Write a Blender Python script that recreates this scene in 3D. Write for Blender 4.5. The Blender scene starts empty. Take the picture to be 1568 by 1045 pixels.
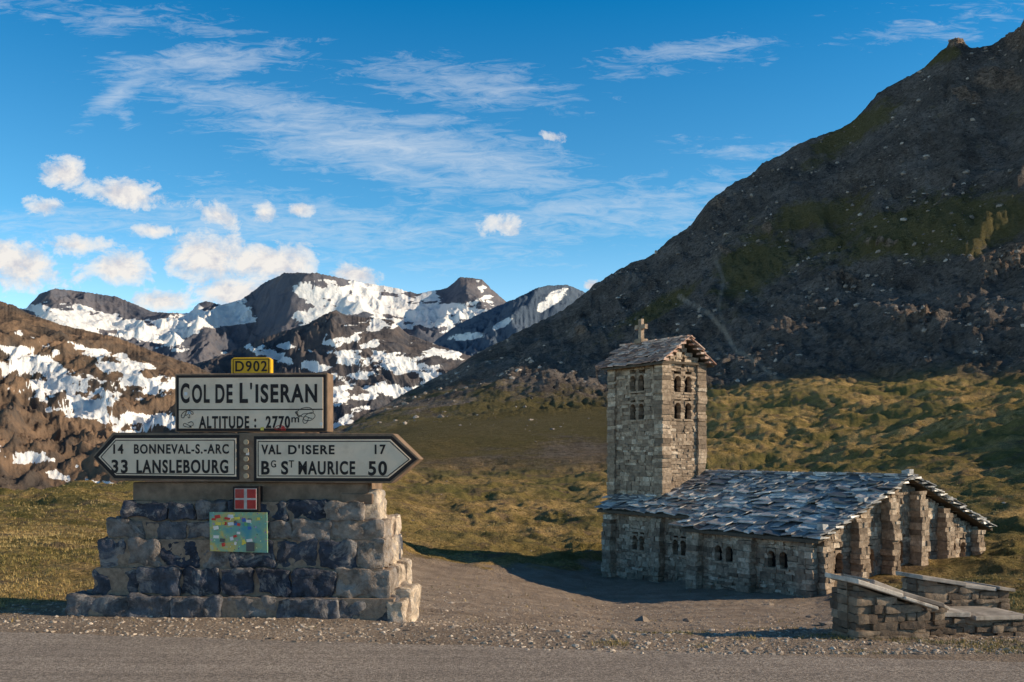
import bpy, bmesh, math, random
import numpy as np
from mathutils import Vector, Matrix
random.seed(7); rng=np.random.default_rng(7)
F=1524.4; CX=784.; HY=697.; EYE=1.6
scene=bpy.context.scene
# ------------------------------------------------------------ noise
def _h(xi,yi,seed):
    h=(xi*374761393+yi*668265263+seed*144269504)&0xffffffff
    h=((h^(h>>13))*1274126177)&0xffffffff
    return (h^(h>>16))/4294967296.0*2*np.pi
def gn(x,y,seed=0):
    x=np.asarray(x,float);y=np.asarray(y,float)
    xi=np.floor(x).astype(np.int64);yi=np.floor(y).astype(np.int64)
    fx=x-xi;fy=y-yi
    u=fx*fx*fx*(fx*(fx*6-15)+10);v=fy*fy*fy*(fy*(fy*6-15)+10)
    def g(a,b):
        t=_h(xi+a,yi+b,seed);return np.cos(t)*(fx-a)+np.sin(t)*(fy-b)
    a=g(0,0)*(1-u)+g(1,0)*u;b=g(0,1)*(1-u)+g(1,1)*u
    return (a*(1-v)+b*v)*1.5
def fbm(x,y,o=4,seed=0,gain=.5):
    s=0;a=1;t=0
    for i in range(o):
        s=s+a*gn(x*2**i,y*2**i,seed+i*13);t+=a;a*=gain
    return s/t
def ridged(x,y,o=5,seed=0,gain=.5):
    s=0;a=1;t=0
    for i in range(o):
        s=s+a*(1-2*np.abs(gn(x*2**i,y*2**i,seed+i*13)));t+=a;a*=gain
    return s/t
def sst(a,b,x):
    t=np.clip((x-a)/(b-a),0,1);return t*t*(3-2*t)
# ------------------------------------------------------------ materials
class NT:
    def __init__(s,name):
        s.m=bpy.data.materials.new(name);s.m.use_nodes=True
        s.t=s.m.node_tree;s.b=s.t.nodes['Principled BSDF']
        s.b.inputs['Roughness'].default_value=.85
        s.b.inputs['Specular IOR Level'].default_value=.3
        s.tc=s.t.nodes.new('ShaderNodeTexCoord')
    def n(s,ty,**k):
        nd=s.t.nodes.new(ty)
        for a,v in k.items(): setattr(nd,a,v)
        return nd
    def l(s,a,b): s.t.links.new(a,b)
    def noise(s,scale,detail=4,rough=.55,vec=None,dist=0):
        nd=s.n('ShaderNodeTexNoise');nd.inputs['Scale'].default_value=scale
        nd.inputs['Detail'].default_value=detail;nd.inputs['Roughness'].default_value=rough
        nd.inputs['Distortion'].default_value=dist
        s.l(vec or s.tc.outputs['Object'],nd.inputs['Vector']);return nd.outputs['Fac']
    def mapping(s,scale,rot=(0,0,0)):
        nd=s.n('ShaderNodeMapping');nd.inputs['Scale'].default_value=scale;nd.inputs['Rotation'].default_value=rot
        s.l(s.tc.outputs['Object'],nd.inputs['Vector']);return nd.outputs[0]
    def vor(s,scale,vec=None,feature='F1'):
        nd=s.n('ShaderNodeTexVoronoi',feature=feature);nd.inputs['Scale'].default_value=scale
        s.l(vec or s.tc.outputs['Object'],nd.inputs['Vector']);return nd
    def ramp(s,fac,stops):
        nd=s.n('ShaderNodeValToRGB');e=nd.color_ramp.elements
        while len(e)<len(stops): e.new(.5)
        for i,(p,c) in enumerate(stops):
            e[i].position=p;e[i].color=(c,c,c,1) if not hasattr(c,'__len__') else (*c,1)
        s.l(fac,nd.inputs[0]);return nd.outputs[0]
    def mix(s,f,a,b,mode='MIX'):
        nd=s.n('ShaderNodeMix',data_type='RGBA',blend_type=mode)
        for v,k in ((f,0),(a,6),(b,7)):
            if hasattr(v,'links') or hasattr(v,'is_linked'): s.l(v,nd.inputs[k])
            elif k==0: nd.inputs[0].default_value=v
            else: nd.inputs[k].default_value=(*v,1) if hasattr(v,'__len__') else (v,v,v,1)
        return nd.outputs[2]
    def math(s,op,a,b=0,c=None,clamp=False):
        nd=s.n('ShaderNodeMath',operation=op);nd.use_clamp=clamp
        for i,v in enumerate((a,b,c)):
            if v is None: continue
            if hasattr(v,'is_linked'): s.l(v,nd.inputs[i])
            else: nd.inputs[i].default_value=v
        return nd.outputs[0]
    def attr(s,name):
        nd=s.n('ShaderNodeAttribute');nd.attribute_name=name;return nd.outputs['Fac']
    def col(s,o): s.l(o,s.b.inputs['Base Color'])
    def bump(s,h,strength,dist):
        nd=s.n('ShaderNodeBump');nd.inputs['Strength'].default_value=strength;nd.inputs['Distance'].default_value=dist
        s.l(h,nd.inputs['Height'])
        if s.b.inputs['Normal'].is_linked: s.l(s.b.inputs['Normal'].links[0].from_socket,nd.inputs['Normal'])
        s.l(nd.outputs[0],s.b.inputs['Normal'])
def stone_mat(name,stops,nscale=9,bump=.6,bd=.02,spot=None,lo=.6,hi=1.35):
    t=NT(name);a=t.attr('rnd')
    # every stone gets its own piece of the rock pattern
    va=t.n('ShaderNodeVectorMath',operation='SCALE');va.inputs[0].default_value=(37,53,71);t.l(a,va.inputs[3])
    vb=t.n('ShaderNodeVectorMath',operation='ADD');t.l(t.tc.outputs['Object'],vb.inputs[0]);t.l(va.outputs[0],vb.inputs[1]);V=vb.outputs[0]
    c=t.ramp(a,stops)
    n1=t.noise(nscale,5,.7,V)
    c=t.mix(1,c,t.ramp(n1,[(.32,lo),(.68,hi)]),'MULTIPLY')
    if spot:
        n2=t.noise(nscale*.45,6,.75,V,dist=.8)
        c=t.mix(t.ramp(n2,[(.52,0),(.62,.85)]),c,spot)
    t.col(c);t.bump(t.noise(nscale*2.5,5,.7,V),bump,bd);return t.m
def plain(name,c,rough=.7,var=.2,scale=12,bump=.15,bd=.005,metal=0,dirt=None):
    t=NT(name);n=t.noise(scale,4,.6)
    cc=t.mix(1,c,t.ramp(n,[(.3,1-var),(.7,1+var)]),'MULTIPLY')
    if dirt: cc=t.mix(t.ramp(t.noise(scale*.35,6,.75),[(.5,0),(.72,.75)]),cc,dirt)
    t.col(cc)
    t.b.inputs['Roughness'].default_value=rough;t.b.inputs['Metallic'].default_value=metal
    t.bump(t.noise(scale*4,4,.6),bump,bd);return t.m
# ------------------------------------------------------------ mesh helpers
def mesh_np(name,V,Fq,attrs=None,mat=None,smooth=True,parent=None,fa=None):
    me=bpy.data.meshes.new(name);V=np.asarray(V,np.float32);Fq=np.asarray(Fq,np.int32)
    k=Fq.shape[1]
    me.vertices.add(len(V));me.vertices.foreach_set('co',V.ravel())
    me.loops.add(Fq.size);me.loops.foreach_set('vertex_index',Fq.ravel())
    me.polygons.add(len(Fq));me.polygons.foreach_set('loop_start',np.arange(0,Fq.size,k,dtype=np.int32))
    me.polygons.foreach_set('loop_total',np.full(len(Fq),k,np.int32))
    me.polygons.foreach_set('use_smooth',np.full(len(Fq),smooth,bool))
    for an,av in (attrs or {}).items():
        a=me.attributes.new(an,'FLOAT','POINT');a.data.foreach_set('value',np.asarray(av,np.float32).ravel())
    for an,av in (fa or {}).items():
        a=me.attributes.new(an,'FLOAT','FACE');a.data.foreach_set('value',np.asarray(av,np.float32).ravel())
    me.update();me.validate()
    if mat: me.materials.append(mat)
    ob=bpy.data.objects.new(name,me);scene.collection.objects.link(ob)
    if parent: ob.parent=parent
    return ob
class MB:
    def __init__(s): s.V=[];s.F=[];s.R=[]
    def add(s,vs,fs,r=0.):
        o=len(s.V);s.V.extend(vs);s.F.extend([tuple(i+o for i in f) for f in fs]);s.R.extend([r]*len(fs))
    def hexa(s,p,r=0.):
        s.add(p,[(0,3,2,1),(4,5,6,7),(0,1,5,4),(1,2,6,5),(2,3,7,6),(3,0,4,7)],r)
    def box(s,x0,x1,y0,y1,z0,z1,r=0.,j=0.):
        p=[(x0,y0,z0),(x1,y0,z0),(x1,y1,z0),(x0,y1,z0),(x0,y0,z1),(x1,y0,z1),(x1,y1,z1),(x0,y1,z1)]
        if j: p=[tuple(c+random.uniform(-j,j) for c in q) for q in p]
        s.hexa(p,r)
    def prism(s,poly,y0,y1,r=0.):
        n=len(poly)
        vs=[(x,y0,z) for x,z in poly]+[(x,y1,z) for x,z in poly]
        fs=[tuple(range(n)),tuple(range(2*n-1,n-1,-1))]+[(i,i+n,(i+1)%n+n,(i+1)%n) for i in range(n)]
        s.add(vs,fs,r)
    def build(s,name,mat,parent=None,smooth=False,bevel=0):
        me=bpy.data.meshes.new(name);me.from_pydata(s.V,[],s.F);me.update()
        bm=bmesh.new();bm.from_mesh(me);bmesh.ops.recalc_face_normals(bm,faces=bm.faces);bm.to_mesh(me);bm.free()
        a=me.attributes.new('rnd','FLOAT','FACE');a.data.foreach_set('value',np.array(s.R,np.float32))
        me.polygons.foreach_set('use_smooth',np.full(len(me.polygons),smooth,bool))
        me.materials.append(mat)
        ob=bpy.data.objects.new(name,me);scene.collection.objects.link(ob)
        if parent: ob.parent=parent
        if bevel:
            b=ob.modifiers.new('b','BEVEL');b.width=bevel;b.segments=2
        return ob
def rough(mb,x0,x1,y0,y1,z0,z1,r,amp=.02,step=.035,rnd=.35,seed=0):
    """quarried stone block: rounded box with chipped faces"""
    r=min(1,max(0,r+random.uniform(-.012,.012)))
    c=np.array([(x0+x1)/2,(y0+y1)/2,(z0+z1)/2]);h=np.array([(x1-x0)/2,(y1-y0)/2,(z1-z0)/2])
    sx=random.uniform(0,50);kx=random.uniform(-.12,.12);kz=random.uniform(-.06,.06)
    for ax in range(3):
        for sg in (-1,1):
            a,b=[i for i in range(3) if i!=ax]
            na=max(3,int(2*h[a]/step));nb=max(3,int(2*h[b]/step))
            A,B=np.meshgrid(np.linspace(-1,1,na+1),np.linspace(-1,1,nb+1),indexing='ij')
            P=np.zeros(A.shape+(3,));P[...,a]=A*h[a];P[...,b]=B*h[b];P[...,ax]=sg*h[ax]
            rr=min(h)*rnd
            inner=np.clip(P,-(h-rr),(h-rr));d=P-inner;L=np.linalg.norm(d,axis=-1,keepdims=True)+1e-9
            P2=inner+d/L*rr
            P2[...,0]+=kx*P2[...,2];P2[...,2]+=kz*P2[...,0]
            W=P2+c+sx
            n=fbm(W[...,0]*5+W[...,1]*2.7,W[...,2]*5-W[...,1]*3.1,4,seed=3,gain=.65)
            n2=ridged(W[...,0]*2.6+W[...,1]*3.3,W[...,2]*3.0+W[...,1]*1.7,2,9)
            D=d/L
            P2=P2+D*(n*amp*1.8+(n2-.4)*amp*1.5)[...,None]
            P2=P2+c
            vs=[tuple(v) for v in P2.reshape(-1,3)]
            fs=[]
            for i in range(na):
                for j in range(nb):
                    k=i*(nb+1)+j;q=(k,k+nb+1,k+nb+2,k+1)
                    fs.append(q if (sg>0)==(ax!=1) else q[::-1])
            o=len(mb.V);mb.V.extend(vs);mb.F.extend([tuple(i+o for i in f) for f in fs]);mb.R.extend([r]*len(fs))
def empty(name,loc=(0,0,0),rz=0):
    e=bpy.data.objects.new(name,None);scene.collection.objects.link(e);e.location=loc;e.rotation_euler[2]=rz;return e

# ------------------------------------------------------------ camera, sun, sky
cam=bpy.data.cameras.new('camera');co=bpy.data.objects.new('camera',cam);scene.collection.objects.link(co)
co.location=(0,0,EYE);co.rotation_euler=(math.radians(90),0,0)
cam.lens=35;cam.sensor_width=36;cam.shift_y=(HY-522.3)/1568;cam.clip_end=40000;cam.clip_start=.1
scene.camera=co
SE=math.radians(22);PH=math.radians(-5)
sd=Vector((math.cos(SE)*math.cos(PH),math.cos(SE)*math.sin(PH),math.sin(SE)))
sl=bpy.data.lights.new('sun','SUN');sl.energy=5;sl.angle=math.radians(.5);sl.color=(1,.80,.54)
so=bpy.data.objects.new('sun',sl);scene.collection.objects.link(so);so.rotation_euler=sd.to_track_quat('Z','Y').to_euler()
so.location=(60,5,40)
scene.view_settings.view_transform='Standard';scene.view_settings.look='None';scene.view_settings.exposure=0
w=bpy.data.worlds.new("World");scene.world=w;w.use_nodes=True
T=w.node_tree
class WT(NT):
    def __init__(s):
        s.t=T;s.tc=T.nodes.new('ShaderNodeTexCoord')
W=WT()
bg=T.nodes['Background'];bg.inputs['Strength'].default_value=.15
sky=W.n('ShaderNodeTexSky',sky_type='NISHITA');sky.sun_disc=False;sky.sun_elevation=SE;sky.sun_rotation=math.pi/2-PH
sky.altitude=2000;sky.air_density=1.0;sky.dust_density=.6;sky.ozone_density=2.0
sp=W.n('ShaderNodeSeparateXYZ');W.l(W.tc.outputs['Generated'],sp.inputs[0])
yy=W.math('MAXIMUM',sp.outputs[1],.05)
U=W.math('DIVIDE',sp.outputs[0],yy);Vv=W.math('DIVIDE',sp.outputs[2],yy)
cb=W.n('ShaderNodeCombineXYZ');W.l(U,cb.inputs[0]);W.l(Vv,cb.inputs[1]);UV=cb.outputs[0]
front=W.math('GREATER_THAN',sp.outputs[1],.06)
def wnoise(scale,sx=1,sy=1,rot=0,detail=6,rough=.6,dist=0,loc=(0,0,0)):
    m=W.n('ShaderNodeMapping');m.inputs['Scale'].default_value=(sx,sy,1);m.inputs['Rotation'].default_value=(0,0,rot);m.inputs['Location'].default_value=loc
    W.l(UV,m.inputs['Vector'])
    return W.noise(scale,detail,rough,m.outputs[0],dist)
def field(blobs):
    acc=None
    for (px,py,rx,ry,rot,st) in blobs:
        m=W.n('ShaderNodeMapping',vector_type='TEXTURE')
        m.inputs['Location'].default_value=((px-CX)/F,(HY-py)/F,0);m.inputs['Rotation'].default_value=(0,0,math.radians(rot))
        m.inputs['Scale'].default_value=(rx/F,ry/F,1);W.l(UV,m.inputs['Vector'])
        v=W.n('ShaderNodeVectorMath',operation='LENGTH');W.l(m.outputs[0],v.inputs[0])
        f=W.math('MULTIPLY_ADD',v.outputs['Value'],-st,st)
        f=W.math('MAXIMUM',f,-1.)
        acc=f if acc is None else W.math('MAXIMUM',acc,f)
    return acc
cum=[(20,402,82,44,-14,1),(100,264,46,28,-14,1),(185,296,88,26,-8,1),(70,316,34,16,0,.85),(120,376,60,18,-5,.8),(175,412,74,34,0,.95),
 (315,395,85,46,5,1),(410,405,100,40,-4,1),(238,354,40,13,0,.75),(330,328,42,20,-25,.9),(405,328,28,20,0,.85),(455,322,24,12,0,.65),
 (545,420,44,22,-8,1),(250,460,70,22,0,.9),(380,450,110,32,0,.9),(768,349,40,20,0,.75),(845,210,24,12,-8,.75),(905,437,14,10,0,.8)]
fc=field(cum)
nz=wnoise(30,1,1.3,0,7,.66,.25)
fc2=W.math('ADD',fc,W.math('MULTIPLY',W.math('SUBTRACT',nz,.5),2.3))
ac=W.ramp(fc2,[(.06,0),(.3,.6),(.7,1)])
ac=W.math('MULTIPLY',ac,front)
nz2=wnoise(30,1,1.3,0,5,.64,.25,loc=(.006,-.014,0))
shade=W.math('MULTIPLY_ADD',W.math('SUBTRACT',nz,nz2),3.0,.60)
ccol=W.ramp(shade,[(.1,(.70,.71,.77)),(.8,(1,.965,.92))])
cir=[(300,95,190,30,4,.9),(175,150,90,22,35,.8),(420,165,260,36,-10,.85),(610,225,330,56,-7,1),(760,265,200,40,-4,.85),(700,125,170,36,-5,.55),(1050,85,140,24,6,.6),
 (190,180,18,30,60,.7),(120,20,200,22,-8,.35),(1150,225,110,14,0,.3),(620,265,170,30,-15,.8),(1500,20,160,22,10,.3),(900,330,500,60,0,.45),(430,345,480,60,0,.45)]
fi=field(cir)
w1=wnoise(5,1,5.5,.12,5,.62,1.0);w2=wnoise(24,1,4.6,-.22,6,.72,1.0)
wisp=W.math('MULTIPLY_ADD',w2,.7,W.math('MULTIPLY',w1,.55))
ai=W.math('MULTIPLY',W.ramp(W.math('ADD',W.math('MULTIPLY',fi,.8),W.math('MULTIPLY',W.math('SUBTRACT',wisp,.63),2.3)),[(-.0,0),(.4,.28),(1.,.62)]),front)
tint=W.ramp(sp.outputs[2],[(0,(1,.96,.84)),(.10,(.80,.88,.80)),(.22,(.28,.62,.68)),(.42,(.014,.44,.62)),(.52,(.06,.16,.23)),(1,(.20,.20,.20))])
ts=W.n('ShaderNodeVectorMath',operation='SCALE');ts.inputs[3].default_value=1.9;W.l(tint,ts.inputs[0])
skc=W.mix(1,sky.outputs[0],ts.outputs[0],'MULTIPLY')
c1=W.mix(ai,skc,(5.0,5.4,5.8))
cc=W.n('ShaderNodeVectorMath',operation='SCALE');cc.inputs[3].default_value=6.0;W.l(ccol,cc.inputs[0])
c2=W.mix(ac,c1,cc.outputs[0])
W.l(c2,bg.inputs['Color'])

# ------------------------------------------------------------ terrain
def th(px): return math.atan((px-CX)/F)
near={0:[(9.5,0),(20,-.15),(35,-.54),(50,-.8)],150:[(9.5,0),(20,-.2),(35,-.5),(50,-.5)],
400:[(9.8,0),(20,-.5),(35,-1.2),(60,-1.2),(90,-1)],520:[(9.8,0),(20,-.9),(35,-1.8),(60,-2),(100,-1.3),(150,1.2)],
640:[(9.5,0),(20,-1.3),(35,-2.7),(60,-3.25),(100,-2.6),(150,-.2),(200,3.8)],
930:[(9,0),(20,-1.7),(33,-3.4),(44,-3.9),(60,-3.6),(100,-3.0),(150,-.2),(200,3.8)],
1250:[(8.6,0),(10,-.12),(20,-1.8),(33,-3.18),(45,-3.0),(60,-2.5),(100,-1.5),(150,1.3),(200,9.1)],
1568:[(8.2,0),(14,-.5),(20,-1.2),(33,-2.5),(45,-2.0),(70,-.9),(100,1.4),(150,6.2)]}
NK=[];
for px,l in near.items():
    a=th(px);NK.append((a,[(d/math.cos(a),z) for d,z in l]))
for deg,l in ((-180,[(9,0),(100,0)]),(-90,[(9,0),(100,0)]),(-60,[(9,0),(60,-.5)]),(45,[(9,0),(60,-.5),(200,20)]),(60,[(9,0),(60,0),(250,20)]),(90,[(9,0),(100,0)]),(180,[(9,0),(100,0)])):
    NK.append((math.radians(deg),l))
NK.sort(key=lambda k:k[0])
crest_px=[(0,766),(60,762),(130,752),(180,752),(300,735),(400,705),(500,664),(540,650),(600,616),(660,582),(700,562),(735,541),(800,506),(860,477),(900,451),(940,422),(1000,386),(1060,341),(1085,312),(1105,298),(1140,276),(1200,232),(1240,210),(1300,190),(1325,165),(1345,142),(1400,112),(1450,84),(1458,68),(1470,66),(1485,72),(1540,64),(1562,52),(1570,28),(1620,10),(1700,0),(1900,-30)]
cd=lambda px: np.interp(px,[0,150,300,400,500,640,930,1250,1568,1700,1900],[58,60,90,150,280,420,480,480,450,440,430])
fd=[(0,50,-.8),(150,50,-.5),(400,95,-1),(520,170,2.4),(640,240,8.2),(930,270,11.7),(1250,240,15.3),(1568,180,11.6),(1750,175,14)]
CK=[];FK=[]
for px,py in crest_px:
    a=th(px);d=cd(px);CK.append((a,d/math.cos(a),EYE-(py-HY)/F*d))
for px,d,z in fd:
    a=th(px);FK.append((a,d/math.cos(a),z))
for deg,rf,zf,rc,zc in ((-180,100,0,300,2),(-90,100,0,200,1),(-60,60,-.6,75,-1),(45,230,25,560,220),(60,250,20,600,80),(90,250,5,500,30),(180,100,0,300,2)):
    FK.append((math.radians(deg),rf,zf));CK.append((math.radians(deg),rc,zc))
CK.sort();FK.sort()
CK=np.array(CK);FK=np.array(FK)
thc=np.concatenate([np.radians(np.linspace(-180,-31,60,endpoint=False)),np.radians(np.linspace(-31,31,860,endpoint=False)),np.radians(np.linspace(31,180,60,endpoint=False))])
rr=np.concatenate([[.5,1.5,3,4.5,6,7],np.geomspace(7.4,600,690),[640,700,800,950,1200,1600]])
TH,R=np.meshgrid(thc,rr,indexing='ij')
nk=np.array([np.interp(np.log(rr),np.log([p[0] for p in l]),[p[1] for p in l]) for _,l in NK])
ka=np.array([k[0] for k in NK])
ZN=np.empty_like(R)
for j in range(len(rr)): ZN[:,j]=np.interp(thc,ka,nk[:,j])
rf=np.interp(thc,FK[:,0],FK[:,1])[:,None];zf=np.interp(thc,FK[:,0],FK[:,2])[:,None]
rc=np.interp(thc,CK[:,0],CK[:,1])[:,None];zc=np.interp(thc,CK[:,0],CK[:,2])[:,None]
znf=np.array([np.interp(rf[i,0],rr,ZN[i]) for i in range(len(thc))])[:,None]
ZN=ZN+(zf-znf)*sst(.45,1,R/rf)
t=(R-rf)/(rc-rf);ef=(zf-EYE)/rf;ec=(zc-EYE)/rc
tt=np.clip(t,0,1)
ZH=EYE+R*(ef+(ec-ef)*(tt**1.0))
ZB=np.maximum(zc-(R-rc)*.5,-400)
Z=np.where(R<rf,ZN,np.where(R<rc,ZH,ZB))
def sm(Z,ax,k):
    P=np.pad(Z,[(k,k) if a==ax else (0,0) for a in (0,1)],mode='edge');C=np.cumsum(P,axis=ax)
    n=Z.shape[ax]
    c0=np.concatenate([np.zeros_like(np.take(C,[0],axis=ax)),C],axis=ax)
    return (np.take(c0,range(2*k+1,2*k+1+n),axis=ax)-np.take(c0,range(0,n),axis=ax))/(2*k+1)
ZS=sm(sm(sm(Z,1,14),1,10),0,8)
wS=(1-sst(.72,.93,t))*sst(9.5,13,R)
Z=Z*(1-wS)+ZS*wS
X=R*np.sin(TH);Y=R*np.cos(TH)
PX=CX+F*np.tan(np.clip(TH,-1.2,1.2));DP=R*np.cos(TH)
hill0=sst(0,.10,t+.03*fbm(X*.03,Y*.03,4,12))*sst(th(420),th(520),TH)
low_slope_shade=sst(118,185,DP+30*fbm(X*.03,Y*.03,4,99))*sst(430,540,PX)*(1-sst(900,1120,PX))  # darkens the low slope in colour, standing in for the hill's cast shadow
hillw=np.maximum(hill0,low_slope_shade*.97)  # hill weight plus the painted shade band
Yedge=8.285-.1556*X
off=sst(.0,1.2,Y-Yedge)*(R>7)
nW=fbm(X*.5,Y*.5,3,50)
gedge=np.interp(PX+60*gn(X*.15,Y*.15,5),[-500,0,130,560,625,930,1250,1400,1500,1700],[10.4,10.6,11,12,42,47,42,24,12,11])
gravel=1-sst(.82,1.12,DP*(1+.12*nW)/gedge)
gravel=np.where((np.abs(TH)>1.0),.6,gravel)
mw=(1-gravel)*(1-hillw)
hum=mw*sst(10,20,R)*(.18*ridged(X*.35+.05*Y,Y*.55,3,3)+.2*fbm(X*.12,Y*.16,3,5)*2*sst(15,60,R))
hum=hum+mw*sst(22,50,R)*(.65*ridged(X*.13+.3*gn(X*.1,Y*.1,4),Y*.11,4,63,.6)+.35*fbm(X*.3,Y*.25,3,64))
clod=gravel*sst(560,700,PX)*(.05*ridged(X*1.1,Y*1.3,4,120,.6)-.03)*sst(.2,1.5,Y-Yedge)
Z=Z+off*(.02*fbm(X*3,Y*3,3,1)+hum)+clod*(R>7)
Z=Z+off*(1-hillw)*sst(60,140,R)*(1-sst(.9,1.1,R/rc))*(2.2*fbm(X*.022+2,Y*.035,3,8)+1.9*ridged(X*.05,Y*.07,4,6,.6)*sst(780,1000,PX))*sst(th(380),th(620),TH)
kk=hill0*(1-.45*sst(.9,1,t))*(.22+.78*sst(620,980,PX))
Z=Z+kk*(9*(ridged(X*.016+.3,Y*.012,4,31)-.3)*sst(0,.4,t)+2.6*fbm(X*.09,Y*.09,5,41,.6)+1.5*ridged(X*.2,Y*.16,3,77))
PYY=HY-(Z-EYE)/np.maximum(DP,1)*F
def ellf(P,Q,l,k=1.):
    o=np.full(P.shape,-1.)
    for cx,cy,rx,ry,ro in l:
        a=math.radians(ro);dx=P-cx;dy=Q-cy
        o=np.maximum(o,k-np.hypot((dx*math.cos(a)+dy*math.sin(a))/rx,(-dx*math.sin(a)+dy*math.cos(a))/ry))
    return o
def poly_d(pts):
    D=np.full(PX.shape,1e9)
    for (a,b),(c,d) in zip(pts[:-1],pts[1:]):
        vx,vy=c-a,d-b;L=vx*vx+vy*vy
        s=np.clip(((PX-a)*vx+(PYY-b)*vy)/L,0,1)
        D=np.minimum(D,np.hypot(PX-a-s*vx,PYY-b-s*vy))
    return D
trail=.9*(1-sst(1.5,5.,poly_d([(1040,455),(1085,480),(1112,510),(1125,535),(1165,560),(1190,580),(1270,590),(1400,597),(1568,606)])))
trail=np.maximum(trail,.5*(1-sst(1,5,poly_d([(1095,395),(1108,430),(1100,470),(1112,510)]))))*hillw
veg=np.clip(ellf(PX,PYY,((1420,350,230,60,-8),(1300,205,110,28,-32),(1160,405,90,55,-30),(1520,335,110,40,0),(1010,470,90,16,-30),(1420,90,90,16,-20),(1250,330,130,30,-15),(900,640,300,50,5),(700,660,260,60,-5),(1300,595,300,12,0)),1.15),0,1)  # patches over the low slope also deepen its painted shade
crag=np.clip(ellf(PX,PYY,((1530,125,60,26,10),(1480,150,40,14,20),(1560,60,40,30,0),(1465,70,22,10,0),(1175,352,14,12,0),(1110,385,18,8,20),(1540,400,60,26,-20),(1350,375,40,8,0),(1290,430,40,8,10),(890,510,16,7,0),(1400,490,60,8,-10),(1100,312,20,10,-20)),1.0),0,1)*hill0
Z=Z+crag*5*(ridged(X*.12,Y*.1,4,88,.6)+.2)
NA,NR=R.shape
idx=np.arange(NA*NR).reshape(NA,NR)
nx=np.roll(idx,-1,axis=0)
Q=np.stack([idx[:,:-1],nx[:,:-1],nx[:,1:],idx[:,1:]],-1).reshape(-1,4)[:,::-1]
Vt=np.stack([X,Y,Z],-1).reshape(-1,3)
def ground_mat(name,meadow,hill):
    t_=NT(name);c=None;gN=t_.noise(.9,5,.65)
    if meadow:
        gF=t_.noise(7,4,.7);gL=t_.noise(.07,4,.6);gM=t_.noise(.25,6,.72)
        grass=t_.mix(t_.ramp(gN,[(.35,0),(.60,1)]),(.19,.145,.045),(.47,.325,.12))
        grass=t_.mix(t_.ramp(gM,[(.45,0),(.58,.9)]),grass,(.64,.43,.19))
        grass=t_.mix(t_.ramp(gF,[(.34,.85),(.56,0)]),grass,(.12,.09,.04))
        grass=t_.mix(t_.ramp(gL,[(.44,0),(.60,.75)]),grass,(.15,.145,.05))
        grass=t_.mix(t_.ramp(t_.noise(.4,6,.8),[(.53,0),(.61,.75)]),grass,(.20,.14,.095))
        vg2=t_.vor(60)
        gcol=t_.mix(t_.ramp(vg2.outputs['Color'],[(.1,0),(.9,1)]),(.23,.175,.135),(.56,.45,.36))
        gcol=t_.mix(t_.ramp(t_.noise(.8,5,.65),[(.4,0),(.62,.75)]),gcol,(.25,.19,.145))
        gm=t_.math('ADD',t_.attr('gravel'),t_.math('MULTIPLY',t_.math('SUBTRACT',t_.noise(1.3,6,.7),.5),.9))
        c=t_.mix(t_.ramp(gm,[(.35,0),(.6,1)]),grass,gcol)
        hb=t_.math('MULTIPLY',t_.noise(22,4,.75),t_.math('SUBTRACT',1,t_.attr('hill')))
        t_.bump(hb,.9,.07)
        t_.bump(t_.math('MULTIPLY',t_.noise(2.2,5,.75),t_.math('SUBTRACT',1,t_.attr('gravel'))),.9,.5)
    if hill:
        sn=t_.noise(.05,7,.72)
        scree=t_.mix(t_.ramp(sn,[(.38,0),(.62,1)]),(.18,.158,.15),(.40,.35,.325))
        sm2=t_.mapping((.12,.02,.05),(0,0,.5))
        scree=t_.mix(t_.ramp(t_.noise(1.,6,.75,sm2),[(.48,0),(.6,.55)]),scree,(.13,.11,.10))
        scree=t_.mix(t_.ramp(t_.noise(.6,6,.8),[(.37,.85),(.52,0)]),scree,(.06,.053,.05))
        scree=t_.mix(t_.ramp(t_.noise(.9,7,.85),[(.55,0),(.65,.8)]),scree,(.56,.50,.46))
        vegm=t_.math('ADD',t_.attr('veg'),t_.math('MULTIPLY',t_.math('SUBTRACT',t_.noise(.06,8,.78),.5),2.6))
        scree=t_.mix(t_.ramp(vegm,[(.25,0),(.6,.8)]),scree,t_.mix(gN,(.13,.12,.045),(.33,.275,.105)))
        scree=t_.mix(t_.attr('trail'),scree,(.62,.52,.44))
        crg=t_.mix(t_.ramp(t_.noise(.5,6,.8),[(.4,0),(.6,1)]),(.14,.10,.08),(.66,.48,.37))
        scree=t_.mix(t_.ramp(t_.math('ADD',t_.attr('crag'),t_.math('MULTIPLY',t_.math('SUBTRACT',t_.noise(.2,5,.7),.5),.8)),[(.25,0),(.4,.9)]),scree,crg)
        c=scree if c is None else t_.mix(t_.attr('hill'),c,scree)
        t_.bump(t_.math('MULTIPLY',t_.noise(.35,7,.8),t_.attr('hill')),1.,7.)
    t_.col(c);t_.b.inputs['Roughness'].default_value=1;t_.b.inputs['Specular IOR Level'].default_value=.1
    return t_.m
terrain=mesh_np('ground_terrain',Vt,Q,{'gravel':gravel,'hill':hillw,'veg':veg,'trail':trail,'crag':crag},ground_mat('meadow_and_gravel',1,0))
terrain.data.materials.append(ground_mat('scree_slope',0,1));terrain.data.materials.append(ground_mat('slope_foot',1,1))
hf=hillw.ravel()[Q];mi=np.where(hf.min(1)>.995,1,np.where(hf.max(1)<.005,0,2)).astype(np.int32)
terrain.data.polygons.foreach_set('material_index',mi)
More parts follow.
